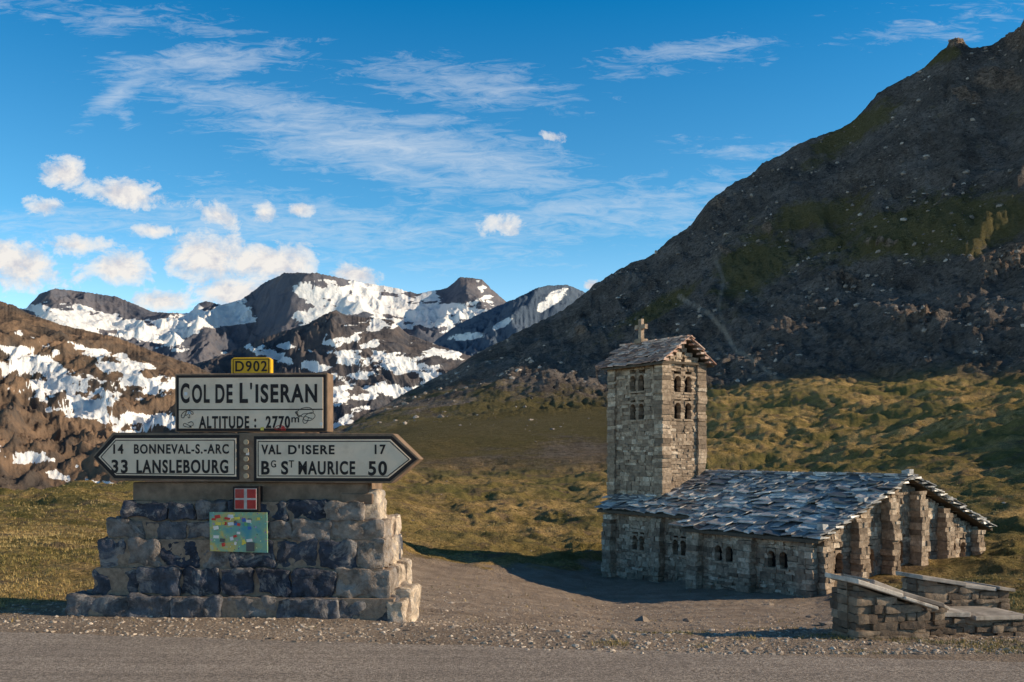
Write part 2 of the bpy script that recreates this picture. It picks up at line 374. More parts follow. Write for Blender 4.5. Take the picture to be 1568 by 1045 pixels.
def hz(x,y):
    a=np.arctan2(x,y);r=np.hypot(x,y)
    i=np.clip(np.searchsorted(thc,a)-1,0,NA-2);j=np.clip(np.searchsorted(rr,r)-1,0,NR-2)
    fa=(a-thc[i])/(thc[i+1]-thc[i]);fr=np.clip((r-rr[j])/(rr[j+1]-rr[j]),0,1)
    s=lambda M:(M[i,j]*(1-fa)+M[i+1,j]*fa)*(1-fr)+(M[i,j+1]*(1-fa)+M[i+1,j+1]*fa)*fr
    return s(Z),s(gravel),s(hillw)
# ------------------------------------------------------------ road
rt=NT('asphalt')
rn=rt.vor(70);c=rt.mix(rt.ramp(rn.outputs['Color'],[(.2,0),(.9,1)]),(.19,.155,.13),(.58,.485,.41))
c=rt.mix(rt.ramp(rt.noise(.9,5,.6),[(.35,0),(.7,.45)]),c,(.26,.215,.185))
st=rt.mapping((.25,3.5,1));c=rt.mix(1,c,rt.ramp(rt.noise(1.2,4,.6,st),[(.3,.8),(.7,1.15)]),'MULTIPLY')
c=rt.mix(rt.ramp(rt.noise(14,5,.7),[(.52,0),(.7,.6)]),c,(.16,.135,.115))
rt.col(c);rt.bump(rt.noise(100,3,.6),1.,.012);rt.bump(rt.noise(5,3,.5),.3,.02);rt.b.inputs['Roughness'].default_value=.95
xs=np.linspace(-60,60,1601);ns=14
rv=[];
for k in range(ns+1):
    e=8.285-.1556*xs
    y=e-7.2*k/ns
    if k==0: y=y+.10*fbm(xs*1.3,xs*0+3,4,4)+.05*gn(xs*9,xs*0,6)
    rv.append(np.stack([xs,y,np.full_like(xs,.004 if k else .0025)],-1))
rv=np.array(rv);ii=np.arange((ns+1)*1601).reshape(ns+1,1601)
mesh_np('road',rv.reshape(-1,3),np.stack([ii[1:,:-1],ii[1:,1:],ii[:-1,1:],ii[:-1,:-1]],-1).reshape(-1,4),None,rt.m)

# ------------------------------------------------------------ distant mountains
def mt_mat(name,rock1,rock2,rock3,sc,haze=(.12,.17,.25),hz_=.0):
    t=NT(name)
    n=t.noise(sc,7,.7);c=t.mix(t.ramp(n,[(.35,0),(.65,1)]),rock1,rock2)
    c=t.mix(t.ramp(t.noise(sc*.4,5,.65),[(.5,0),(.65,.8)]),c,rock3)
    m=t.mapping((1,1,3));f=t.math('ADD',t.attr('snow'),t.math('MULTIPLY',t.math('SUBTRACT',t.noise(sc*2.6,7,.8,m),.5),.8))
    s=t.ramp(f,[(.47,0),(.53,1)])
    if hz_: c=t.mix(hz_,c,haze)  # distance haze mixed into the rock colour itself
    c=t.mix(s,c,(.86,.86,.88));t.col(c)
    t.bump(t.noise(sc*1.5,7,.7),.8,.17/sc)
    t.b.inputs['Roughness'].default_value=.9;t.b.inputs['Specular IOR Level'].default_value=.1
    return t.m
def layer(name,crest,base,dn,df,nu,nt,amp,L,snow_fn,mat,seed,spurs=(),cn=2.):
    cr=np.array(crest,float);bs=np.array(base,float)
    px=np.linspace(cr[0,0],cr[-1,0],nu)
    p0=np.interp(px,cr[:,0],cr[:,1])
    kw=np.hanning(25);kw/=kw.sum();p0s=np.convolve(np.pad(p0,12,mode='edge'),kw,'valid')
    nzz=cn*fbm(px*.06,px*0+seed,4,seed)+.6*cn*gn(px*.3,px*0,seed)+(p0-p0s)
    pc=p0s+nzz
    pb=np.interp(px,bs[:,0],bs[:,1])
    tv=np.concatenate([np.linspace(0,1,nt),[1.1,1.3,1.7]])
    PXg,Tg=np.meshgrid(px,tv,indexing='ij')
    py=pb[:,None]+(p0s-pb)[:,None]*np.minimum(Tg,1)+nzz[:,None]*np.minimum(Tg,1)**10
    d=dn+(df-dn)*Tg
    Xg=(PXg-CX)/F*d;Zg=EYE-(py-HY)/F*d
    Zc=(EYE-(pc-HY)/F*df)[:,None]
    env=np.clip(np.sin(np.clip(Tg,0,1)*np.pi)**.6,0,1)*(Tg<=1)
    wx=Xg+L*.3*gn(Xg/L,d/L,seed+9)
    Zg=Zg+amp*env*(ridged(wx/L,d/L*.8,6,seed,.56)-.25)
    for (xa,ya,xb,yb,wl,wr,am) in spurs:
        s=np.clip((py-ya)/(yb-ya),0,1);xc=xa+(xb-xa)*s+6*gn(py*.05,py*0,3);dx=PXg-xc
        k=np.where(dx<0,1+dx/wl,1-dx/wr);k=np.clip(k,0,1)*((py>=ya-3))*np.clip((yb+20-py)/30,0,1)*np.clip((1-np.abs(Tg-.5)*2)*3,0,1)
        Zg=Zg+am*k
    Zg=np.minimum(Zg,EYE-(pc[:,None]+.3-HY)/F*d)
    Zg=np.where(Tg>=.999,Zc-(Tg-1)*(df-dn)*.7,Zg)
    pyd=HY-(Zg-EYE)/d*F
    sn=snow_fn(PXg,pyd,Tg)
    i=np.arange(Xg.size).reshape(Xg.shape)
    q=np.stack([i[:-1,:-1],i[1:,:-1],i[1:,1:],i[:-1,1:]],-1).reshape(-1,4)
    return mesh_np(name,np.stack([Xg,d,Zg],-1).reshape(-1,3),q,{'snow':sn},mat)
def snF(P,Y_,T_):
    e=ellf(P,Y_,[(110,488,70,22,12),(180,500,140,18,12),(300,492,100,26,-12),(360,482,60,24,-10),(250,515,60,20,10),(480,447,36,20,0),(500,480,60,18,-10),(560,462,90,26,8),(640,480,100,24,6),(700,476,60,18,6),(735,445,20,12,40),(655,452,30,12,10),(580,440,50,10,10)])
    n=fbm(P*.03,Y_*.09,5,21,.65)
    r=ellf(P,Y_,[(415,460,42,42,-20),(85,452,40,12,5),(320,466,14,8,0),(720,440,26,14,30),(350,515,80,18,-10),(190,470,60,12,10)])
    return np.clip(.28+e*1.35+n*1.9-np.clip(r,0,1)*2.6,-.5,1.5)
def snR(P,Y_,T_):
    n=ridged(P*.035+Y_*.05,Y_*.02,4,17)
    e=ellf(P,Y_,[(850,455,35,14,-40),(830,470,20,10,-50),(720,515,50,10,-5),(770,495,30,8,-30)])
    return np.clip(-.02+n*.35+e*.75,-.5,1.5)
def snM(P,Y_,T_):
    e=ellf(P,Y_,[(575,500,45,12,0),(540,550,60,22,40),(620,560,90,20,25),(560,595,120,10,3),(620,600,70,12,0),(690,545,50,12,10),(520,610,60,10,-3),(530,640,40,10,-30),(420,545,50,10,20),(440,530,30,6,10),(480,560,40,10,20),(380,520,8,20,10)])
    n=fbm(P*.03+Y_*.02,Y_*.07,5,61,.65)
    return np.clip(.22+e*.85+n*1.6,-.5,1.5)
def snL(P,Y_,T_):
    n=fbm(P*.022-Y_*.03,Y_*.05+P*.012,5,91,.66)
    b=.27+.12*sst(520,600,Y_)-.35*sst(530,480,Y_)-.1*sst(640,700,Y_)
    e=ellf(P,Y_,[(60,560,110,26,18),(130,620,90,22,25),(180,560,80,18,20),(220,590,60,14,15),(40,700,50,10,10),(150,740,40,10,5),(90,730,30,8,30),(230,640,60,14,10),(60,600,30,10,60),(100,570,50,8,10)])
    r=ellf(P,Y_,[(40,660,70,35,20),(120,560,50,10,20),(210,625,40,14,10),(60,740,60,12,0)])
    return np.clip(b+e*.75+n*2.1-np.clip(r,0,1)*1.2,-.5,1.5)
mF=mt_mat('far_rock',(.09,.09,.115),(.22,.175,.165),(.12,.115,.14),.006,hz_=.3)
mR=mt_mat('hazy_rock',(.05,.075,.12),(.10,.12,.16),(.04,.06,.10),.008,hz_=.4)  # blue tones are aerial haze painted into the base colour
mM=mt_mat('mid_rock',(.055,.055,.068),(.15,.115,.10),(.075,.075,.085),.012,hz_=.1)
mL=mt_mat('near_rock',(.07,.058,.052),(.27,.175,.115),(.075,.068,.066),.02)
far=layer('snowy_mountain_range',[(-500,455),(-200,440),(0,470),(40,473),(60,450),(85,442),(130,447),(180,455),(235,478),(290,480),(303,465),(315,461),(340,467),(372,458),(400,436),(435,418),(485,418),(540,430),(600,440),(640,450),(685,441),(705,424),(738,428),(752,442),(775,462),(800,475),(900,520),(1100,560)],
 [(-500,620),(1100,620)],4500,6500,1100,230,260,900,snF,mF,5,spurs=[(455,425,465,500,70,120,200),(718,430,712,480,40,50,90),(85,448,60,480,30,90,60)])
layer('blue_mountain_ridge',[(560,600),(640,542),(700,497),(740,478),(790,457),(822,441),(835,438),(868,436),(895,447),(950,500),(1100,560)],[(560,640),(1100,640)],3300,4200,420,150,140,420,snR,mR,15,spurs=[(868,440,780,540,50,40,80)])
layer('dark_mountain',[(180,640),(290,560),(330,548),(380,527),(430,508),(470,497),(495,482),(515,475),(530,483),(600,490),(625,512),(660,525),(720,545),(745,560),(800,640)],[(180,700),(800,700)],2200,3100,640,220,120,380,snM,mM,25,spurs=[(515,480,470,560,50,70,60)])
layer('brown_mountain_slope',[(-600,330),(-300,400),(0,461),(20,467),(45,481),(100,499),(180,517),(240,540),(300,560),(360,592),(420,625),(520,680),(620,720)],[(-600,800),(620,800)],900,2000,900,260,85,230,snL,mL,35)
t=NT('valley');t.col(t.ramp(t.noise(.01,6,.6),[(.3,(.08,.08,.05)),(.7,(.16,.13,.09))]))
mesh_np('valley_floor',[(-9000,900,-330),(9000,900,-330),(9000,9000,100),(-9000,9000,100)],[(0,1,2,3)],None,t.m)

# ------------------------------------------------------------ summit monument
mon=empty('summit_sign_monument',(-2.8,10,0),math.radians(-4))
S=152.4
lx=lambda px:(px-357)/S
lz=lambda py:EYE-(py-HY)/S
m_stone=stone_mat('monument_stone',[(0,(.035,.042,.065)),(.3,(.075,.082,.105)),(.5,(.15,.14,.14)),(.7,(.24,.20,.175)),(.85,(.46,.37,.29)),(1,(.66,.54,.42))],7,1.,.035,spot=(.33,.30,.285),lo=.4,hi=1.7)
m_mortar=plain('mortar',(.30,.22,.165),.95,.3,20,.6,.02)
m_conc=plain('sign_concrete',(.24,.165,.115),.9,.3,8,.4,.01,dirt=(.10,.07,.05))
m_cream=plain('sign_enamel_cream',(.86,.67,.50),.6,.06,6,.15,.003,dirt=(.62,.46,.32))
m_dark=plain('sign_paint_dark',(.022,.016,.016),.6,.2,20)
m_yel=plain('sign_yellow',(.85,.45,.02),.5,.1,15)
mb=MB();core=MB()
courses=[(768,797,[182,253,294,345,392,438,500,560],0.05),(797,826,[152,215,283,331,412,450,508,590],0.03),(826,870,[143,187,242,303,352,423,488,550,592],0.0),
 (870,912,[136,210,276,337,393,450,517,602],-.03),(912,945,[100,200,268,345,430,525,612],-.12)]
TK=1.0
for ci,(a,b,ed,yo) in enumerate(courses):
    z1=lz(a);z0=lz(b)-(.12 if ci==4 else 0)
    for i in range(len(ed)-1):
        x0=lx(ed[i]+random.uniform(-3,3)*(0<i))+.009;x1=lx(ed[i+1])-.009
        dz=random.uniform(-.014,.014)
        v=random.choice([.03,.08,.12,.2,.3,.38,.45,.55,.62,.25,.1])
        if i==len(ed)-2: v=.72  # end stone paler: sunlight from the right put into its tone
        if ci==4: v=random.uniform(.35,.6)
        rough(mb,x0,x1,yo+random.uniform(-.035,.025),yo+.4,z0+.009+random.uniform(-.008,.008),z1-.008+dz,v,.026,.022,.16)
    xr=lx(ed[-1]);xl=lx(ed[0])
    ys=[yo+.38,yo+.38+.34,TK-yo]
    for k in range(2):
        e=random.uniform(-.03,.05)
        rough(mb,xr-.4,xr+e,ys[k]+.005,ys[k+1]-.005,z0+.006,z1-.004,random.uniform(.88,1),.025,.03,.2)  # right-side stones: sunlit brightness painted into their tone
        rough(mb,xl,xl+.4,ys[k]+.005,ys[k+1]-.005,z0+.006,z1-.004,random.random(),.025,.05,.2)
    n=7
    for k in range(n):
        x0=xl+(xr-xl)*k/n;x1=xl+(xr-xl)*(k+1)/n
        rough(mb,x0+.005,x1-.005,TK-yo-.3,TK-yo+.01,z0+.006,z1-.004,random.random(),.02,.07,.2)
    core.box(xl+.025,xr-.025,yo+.014,TK-yo-.03,z0-.03,z1-.006)
rough(mb,lx(598),lx(624),-.14,.25,lz(975),lz(918),.88,.03,.025,.25)  # corner blocks share the painted sunlit tone
rough(mb,lx(580),lx(628),.15,.6,lz(968),lz(903),.97,.03,.025,.25)
mb.build('base_stones',m_stone,mon,True);core.build('mortar_core',m_mortar,mon)
pl=MB();pl.box(lx(190),lx(562),.12,.85,lz(770),lz(739));pl.box(lx(520),lx(570),.10,.6,lz(772),lz(756))
pl.build('plinth',m_conc,mon,bevel=.012)
mb=MB();rough(mb,lx(548),lx(578),.12,.5,lz(800),lz(752),.95,.02,.02);mb.build('corner_stone',m_stone,mon,True)  # pale tone again stands for sun on the right end
YF=.05
def pz(l): return [(lx(a),lz(b)) for a,b in l]
arrow=pz([(130,700),(163,662),(603,664),(644,703),(600,740),(165,737)])
s1=MB();s1.prism(arrow,YF,.30);s1.build('arrow_slab',m_conc,mon,bevel=.008)
s1=MB();s1.prism(pz([(262,571),(502,571),(502,661.5),(262,661.5)]),YF,.28);s1.build('title_slab',m_conc,mon,bevel=.01)
def frame(name,poly,y,mat,inset=None):
    m=MB();m.prism(pz(poly),y,YF-.001);return m.build(name,mat,mon,bevel=.002)
frame('title_border',[(265,574),(499,574),(499,660),(265,660)],YF-.006,m_dark)
frame('title_panel',[(269,578),(495,578),(495,656),(269,656)],YF-.012,m_cream)
frame('left_border',[(133,700),(165,666),(364,666),(364,735),(166,733)],YF-.006,m_dark)
frame('left_panel',[(141,700),(168.5,671),(359.5,671),(359.5,730),(169,728)],YF-.012,m_cream)
frame('right_border',[(387,668),(601,668),(640,703),(598,737),(387,737)],YF-.006,m_dark)
frame('right_panel',[(391.5,673),(599,673),(631,703.5),(596,732),(391.5,732)],YF-.012,m_cream)
m=MB();m.prism(pz([(269,626.2),(495,626.2),(495,628),(269,628)]),YF-.0135,YF-.0125);
def strip(a,b,c,d,w=1.4):
    vx,vy=c-a,d-b;L=math.hypot(vx,vy);nx_,ny_=-vy/L*w/2,vx/L*w/2
    m.prism(pz([(a-nx_,b-ny_),(c-nx_,d-ny_),(c+nx_,d+ny_),(a+nx_,b+ny_)]),YF-.0138,YF-.0125)
strip(145,700,169,674);strip(169,674,357,674);strip(357,674,357,727);strip(357,727,170,725.5);strip(170,725.5,145,700)
strip(394,676,598,676);strip(598,676,628,703.5);strip(628,703.5,595,729);strip(595,729,394,729);strip(394,729,394,676)
m.build('panel_lines',m_dark,mon)
m_bolt=plain('bolt_steel',(.5,.38,.26),.5,.2,30,metal=.4)
for py in (677,690,703,716,729):
    bpy.ops.mesh.primitive_cylinder_add(vertices=14,radius=.026,depth=.03,location=(lx(375.5),YF-.012,lz(py)),rotation=(math.pi/2,0,0))
    o=bpy.context.object;o.name='bolt';o.data.materials.append(m_bolt);o.parent=mon
def text(s,x0,x1,y0,y1,name,bold=.03,y=YF-.0125,mat=m_dark):
    cu=bpy.data.curves.new(name,'FONT');cu.body=s;cu.size=1;cu.extrude=.5;cu.offset=bold;cu.space_character=1.18
    ob=bpy.data.objects.new(name,cu);scene.collection.objects.link(ob)
    bpy.context.view_layer.update()
    me=bpy.data.meshes.new_from_object(ob.evaluated_get(bpy.context.evaluated_depsgraph_get()))
    bpy.data.objects.remove(ob)
    n=len(me.vertices);v=np.empty(n*3);me.vertices.foreach_get('co',v);v=v.reshape(-1,3)
    mn=v.min(0);mx=v.max(0);q=(v-mn)/(mx-mn)
    X0,X1,Z0,Z1=lx(x0),lx(x1),lz(y1),lz(y0)
    o=np.stack([X0+q[:,0]*(X1-X0),y-.003*q[:,2],Z0+q[:,1]*(Z1-Z0)],-1)
    me.vertices.foreach_set('co',o.ravel());me.update();me.materials.clear();me.materials.append(mat)
    b=bpy.data.objects.new(name,me);scene.collection.objects.link(b);b.parent=mon
text("C",272,286,586,617,'text_c');text("OL",290,318,588,617,'text_ol');text("DE",327,354,588,617,'text_de')
text("L",365,378,586,617,'text_l');text("'",381.5,384.5,586,596,'text_apostrophe');text("ISERAN",390,486,588,617,'text_iseran')
text("ALTITUDE",301,380,637,656,'text_altitude');text(":",388,391,641,655,'text_colon');text("2770",406,444,637,656,'text_height');text("m",446,458,639,647,'text_m',.01)
text("14",165,181,680,695,'text_14');text("BONNEVAL-S.-ARC",198,348,680,695,'text_bonneval',.024)
text("33",162,188,704,725,'text_33');text("LANSLEBOURG",202,347,704,725,'text_lanslebourg')
text("VAL",399,430,681,696,'text_val');text("D'ISERE",441,513,681,696,'text_isere');text("17",575,592,681,696,'text_17')
text("B",399,412,706,727,'text_b');text("G",414,422,705,716,'text_g',.01);text("S",430,441,706,727,'text_s');text("T",442,450,705,716,'text_t',.01)
text("MAURICE",457,545,706,727,'text_maurice');text("50",565,594,706,728,'text_50')
m=MB();m.prism(pz([(348,549),(352,546),(407,546),(411,549),(411,570),(407,573.5),(352,573.5),(348,570)]),YF+.05,YF+.13);m.build('route_plate',m_yel,mon,bevel=.006)
m=MB()
for a,b,c,d in ((351,548.5,408,549.6),(351,570.1,408,571.2),(351,548.5,352.1,571.2),(406.9,548.5,408,571.2)): m.prism(pz([(a,b),(c,b),(c,d),(a,d)]),YF+.0475,YF+.0495)
m.build('route_plate_border',m_dark,mon)
text("D902",355,405,551.5,568,'text_d902',.015,y=YF+.049)
m_red=plain('enamel_red',(.42,.035,.03),.5,.2,20,dirt=(.25,.1,.08));m_wh=plain('enamel_white',(.55,.5,.46),.5,.1,20,dirt=(.3,.25,.22))
m=MB();m.prism(pz([(357,745),(397,745),(397,783),(357,783)]),-.01,.2);m.build('shield_frame',m_dark,mon)
m=MB();m.prism(pz([(360,748),(394,748),(394,780),(360,780)]),-.016,-.009);m.build('shield_white_cross',m_wh,mon)
m=MB()
for a,b in ((361,749),(379.5,749),(361,765.5),(379.5,765.5)):
    m.prism(pz([(a,b),(a+13.5,b),(a+13.5,b+13.5),(a,b+13.5)]),-.020,-.0155)
m.build('shield_red_field',m_red,mon)
t=NT('tourist_map_print')
c=t.ramp(t.noise(5,4,.6),[(.35,(.08,.30,.36)),(.5,(.25,.42,.28)),(.6,(.62,.46,.12)),(.7,(.25,.48,.54))])
vv=t.vor(26);c=t.mix(t.ramp(vv.outputs['Distance'],[(.12,.9),(.18,0)]),c,vv.outputs['Color']);t.col(c);t.b.inputs['Roughness'].default_value=.4
m=MB();m.prism(pz([(324,784),(413,784),(414,845),(325,843)]),-.075,-.055);m.build('tourist_map_board',t.m,mon)
cols=[(.8,.75,.7),(.6,.05,.04),(.05,.15,.45),(.75,.6,.1),(.1,.1,.1),(.7,.7,.72),(.15,.4,.15)]
sm_=[plain('sticker_%d'%i,c,.5,.1,30) for i,c in enumerate(cols)]
for i in range(34):
    m=MB();a=random.uniform(328,402);b=random.uniform(787,832) if i%2 else random.uniform(786,800);w_=random.uniform(3,9);h_=random.uniform(3,6);k=random.uniform(-1.5,1.5)
    yb=-.0765-.0004*i
    m.prism(pz([(a,b),(a+w_,b+k),(a+w_-k,b+h_+k),(a-k,b+h_)]),yb,yb+.0015);m.build('sticker',random.choice(sm_),mon)
m=MB();m.prism(pz([(382,829),(395,829),(395,843),(382,843)]),-.0925,-.0915);m.build('sticker',sm_[4],mon)
def scribble(cx,cy,w_,h_,n,seed,name,mat,bd=.0032):
    r=random.Random(seed);pts=[(cx+r.uniform(-w_,w_),cy+r.uniform(-h_,h_)) for _ in range(n)]
    cu=bpy.data.curves.new(name,'CURVE');cu.dimensions='3D';cu.bevel_depth=bd;cu.bevel_resolution=0
    sp_=cu.splines.new('BEZIER');sp_.bezier_points.add(n-1)
    for p,(a,b) in zip(sp_.bezier_points,pts): p.co=(lx(a),YF-.0135,lz(b));p.handle_left_type=p.handle_right_type='AUTO'
    o=bpy.data.objects.new(name,cu);scene.collection.objects.link(o);cu.materials.append(mat);o.parent=mon
scribble(283,634,9,8,10,3,'graffiti',m_dark);scribble(284,650,8,5,7,5,'graffiti',m_dark);scribble(466,634,14,6,10,8,'graffiti',m_dark);scribble(474,642,10,9,7,9,'graffiti',m_dark)
scribble(432,657,12,2,8,12,'graffiti',m_red)
for a,b,k in ((278,603,5),(283,632,5),(430,656,1),(375,695,0),(490,650,0),(398,657,3)):
    m=MB();m.prism(pz([(a,b-3),(a+5,b-3),(a+5,b+2),(a,b+2)]),YF-.0152,YF-.0142);m.build('sticker',sm_[k],mon)

# ------------------------------------------------------------ chapel
ch=empty('stone_chapel',(10.1,33,0),math.radians(33.4));ch.scale=(.965,1,1)
m_wall=stone_mat('chapel_stone',[(0,(.20,.15,.11)),(.25,(.30,.225,.165)),(.7,(.44,.335,.245)),(.9,(.56,.44,.33)),(1,(.68,.56,.44))],5,1.,.05,lo=.5,hi=1.45,spot=(.24,.175,.125))
m_core=plain('chapel_core',(.20,.15,.11),.95,.3,8)
m_slate=stone_mat('roof_slate',[(0,(.07,.07,.075)),(.35,(.20,.20,.21)),(.7,(.40,.39,.39)),(1,(.74,.70,.66))],5,.5,.02)
bs=m_slate.node_tree.nodes['Principled BSDF'];bs.inputs['Roughness'].default_value=.42;bs.inputs['Specular IOR Level'].default_value=.7
m_slate2=stone_mat('roof_slate_sunlit_tone',[(0,(.28,.16,.125)),(.5,(.56,.35,.27)),(1,(.80,.60,.50))],5,.5,.02)  # tower slates: warm sunlight painted into the colour
m_gl=plain('window_dark',(.012,.012,.014),.25,.1,10)
GZ=-4.6
def wallface(mb,O,u,n,L,z0,zt,wins=(),bh=(.09,.21),bw=(.14,.5),dep=.3,j=.022,quoin=True):
    def pt(a,z,o): return (O[0]+u[0]*a+n[0]*o,O[1]+u[1]*a+n[1]*o,z)
    z=z0;row=0
    while True:
        h=random.uniform(*bh);z1=z+h
        if z>max(zt(a) for a in np.linspace(0,L,9)): break
        spans=[(0,L)]
        for (a,b,c,d) in wins:
            if z1>c+.02 and z<d-.02:
                ns_=[]
                for s in spans:
                    if b<=s[0] or a>=s[1]: ns_.append(s)
                    else:
                        if a>s[0]: ns_.append((s[0],a))
                        if b<s[1]: ns_.append((b,s[1]))
                spans=ns_
        for (a,b) in spans:
            x=a;first=True
            while x<b-.001:
                w_=random.uniform(*bw)
                if first and row%2 and quoin: w_=.45
                if b-x-w_<.12: w_=b-x
                x2=min(x+w_,b)
                tp=min(z1,zt(x),zt(x2))
                if tp>z+.03:
                    o=random.uniform(-.02,.035);g=.002
                    p=[pt(x+g,z+g,-dep),pt(x2-g,z+g,-dep),pt(x2-g,z+g,o),pt(x+g,z+g,o),pt(x+g,tp,-dep),pt(x2-g,tp,-dep),pt(x2-g,tp,o),pt(x+g,tp,o)]
                    p=[tuple(c+random.uniform(-j,j)*(.8 if k==2 else 1) for k,c in enumerate(q)) for q in p]
                    mb.hexa(p,random.random())
                x=x2;first=False
        z=z1;row+=1
def archtop(mb,O,u,n,uc,w_,zs,zt_,o0=-.28,o1=.03,seg=8):
    def pt(a,z,o): return (O[0]+u[0]*a+n[0]*o,O[1]+u[1]*a+n[1]*o,z)
    r=w_/2
    for i in range(seg):
        a0=math.pi*(1-i/seg);a1=math.pi*(1-(i+1)/seg)
        f=lambda a:(uc+r*math.cos(a),zs+r*math.sin(a))
        x0,za=f(a0);x1,zb=f(a1)
        p=[pt(x0,za,o0),pt(x1,zb,o0),pt(x1,zb,o1),pt(x0,za,o1),pt(x0,zt_,o0),pt(x1,zt_,o0),pt(x1,zt_,o1),pt(x0,zt_,o1)]
        mb.hexa(p,.45)
def panel(mb,O,u,n,a,b,z0,z1,o=-.26):
    def pt(x,z,oo): return (O[0]+u[0]*x+n[0]*oo,O[1]+u[1]*x+n[1]*oo,z)
    mb.hexa([pt(a,z0,o-.05),pt(b,z0,o-.05),pt(b,z0,o),pt(a,z0,o),pt(a,z1,o-.05),pt(b,z1,o-.05),pt(b,z1,o),pt(a,z1,o)])
roofz=lambda x:.80-abs(x-4.8)*.394
wb=MB();gl=MB();tr=MB()
def windows(wb,O,u,n,L,z0,zt,ws,**k):
    wallface(wb,O,u,n,L,z0,zt,[(c-w_/2,c+w_/2,a,s+w_/2+.07) for c,w_,a,s in ws],**k)
    for c,w_,a,s in ws:
        archtop(tr,O,u,n,c,w_,s,s+w_/2+.08)
        panel(gl,O,u,n,c-w_/2-.05,c+w_/2+.05,a-.05,s+w_/2+.05)
        def pt(x,z,oo): return (O[0]+u[0]*x+n[0]*oo,O[1]+u[1]*x+n[1]*oo,z)
        tr.hexa([pt(c-w_/2-.08,a-.08,-.25),pt(c+w_/2+.08,a-.08,-.25),pt(c+w_/2+.08,a-.08,.05),pt(c-w_/2-.08,a-.08,.05),pt(c-w_/2-.08,a,-.25),pt(c+w_/2+.08,a,-.25),pt(c+w_/2+.08,a,.05),pt(c-w_/2-.08,a,.05)],.6)
zg=-1.95
gw=[(1.15,.42,zg-.45,zg+.05),(2.86,.42,zg-.45,zg+.1),(4.55,.42,zg-.3,zg+.3),(6.2,.42,zg-.35,zg+.2),(7.9,.36,zg-.3,zg+.1),(8.55,.36,zg-.3,zg+.1)]
windows(wb,(0,0),(1,0),(0,-1),9.6,GZ,lambda a:roofz(a)-.1,gw)
lw=[(1.4,.36,-2.3,-1.9),(1.95,.36,-2.3,-1.9),(3.95,.36,-2.3,-1.9),(4.5,.36,-2.3,-1.9)]
windows(wb,(0,5.9),(0,-1),(-1,0),5.9,GZ,lambda a:-1.13,[(5.9-c,w_,a,s) for c,w_,a,s in lw])
wallface(wb,(1,5.9),(-1,0),(0,1),1.,GZ,lambda a:roofz(1-a)-.1)
windows(wb,(1,12.2),(0,-1),(-1,0),6.3,GZ,lambda a:-.83,[(12.2-c,.3,-2.4,-1.95) for c in (7.4,7.85,9.9,10.35)])
wallface(wb,(9.6,0),(0,1),(1,0),5.9,GZ,lambda a:-1.13)
wallface(wb,(8.6,5.9),(0,1),(1,0),6.3,GZ,lambda a:-.83)
wallface(wb,(8.6,12.2),(-1,0),(0,1),7.6,GZ,lambda a:roofz(8.6-a)-.1)
wb.build('walls',m_wall,ch);
cr_=MB()
cr_.prism([(.3,GZ),(9.3,GZ),(9.3,roofz(9.3)-.12),(4.8,roofz(4.8)-.12),(.3,roofz(.3)-.12)],.3,6.0)
cr_.prism([(1.3,GZ),(8.3,GZ),(8.3,roofz(8.3)-.13),(4.8,roofz(4.8)-.13),(1.3,roofz(1.3)-.13)],5.9,11.9)
cr_.build('wall_core',m_core,ch)
bt=MB()
def buttress(ax,c,w_,pr,ztop,zb=GZ,x0=0.):
    z=zb
    while z<ztop:
        h=random.uniform(.12,.24);z1=min(z+h,ztop)
        f=pr*(1-.35*max(0,(z-ztop+1.2)/1.2)) + random.uniform(-.04,.04)
        a=c-w_/2+random.uniform(-.05,.05);b=c+w_/2+random.uniform(-.05,.05)
        mid=random.uniform(.35,.65)
        cuts=[a,a+(b-a)*mid,b] if random.random()<.6 else [a,b]
        for q0,q1 in zip(cuts[:-1],cuts[1:]):
            ff=f+random.uniform(-.03,.03)
            if ax=='g': bt.box(q0+.002,q1-.002,x0-ff,x0-.02,z+.002,z1-.002,random.random(),.016)
            else: bt.box(x0-ff,x0-.02,q0+.002,q1-.002,z+.002,z1-.002,random.random(),.016)
        z=z1
for c_,pr in ((.25,.35),(2.0,.45),(3.7,.5),(5.4,.5),(7.1,.45),(9.35,.4)): buttress('g',c_,.46,pr,roofz(c_)-.25)
for c_ in (.25,2.95,5.6): buttress('s',c_,.6,.35,-1.2)
for c_ in (8.75,11.9): buttress('s',c_,.55,.35,-.95,x0=1.)
bt.build('buttresses',m_wall,ch)
rs=MB();sl_=MB();sl2=MB()
def slopes(x_out,y0,y1,mb,ridge_z,k,xr,sp=.33,big=.55,jit=1.):
    Ls=math.hypot(x_out-xr,(x_out-xr)*k);ux=(xr-x_out)/Ls;uz=abs(k*(x_out-xr))/Ls
    ez=ridge_z-k*abs(x_out-xr);s=-.06
    while s<Ls-.1:
        y=y0-random.uniform(0,.15)
        while y<y1:
            w_=random.uniform(.25,.8)*big/.55;L_=big*random.uniform(.85,1.3);th_=random.uniform(.025,.06)
            l0=.07+random.uniform(0,.07)*jit;l1=.02
            ty=random.uniform(-.045,.045)*jit;jj=lambda:random.uniform(-.06,.06)
            ss=s+jj()
            P=[]
            for (sa,ya,lf) in ((ss+jj()*.8,y+.008,l0+ty),(ss+jj()*.8,y+w_-.008,l0-ty),(ss+L_,y+w_-.008+jj()*.4,l1-ty),(ss+L_,y+.008+jj()*.4,l1+ty)):
                sa=min(sa,Ls+.02)
                P.append((x_out+ux*sa,ya,ez+uz*sa+lf))
            P=P[:]+[(a,b,c+th_) for a,b,c in P]
            mb.hexa(P,random.random())
            y+=w_
        s+=sp*random.uniform(.9,1.1)
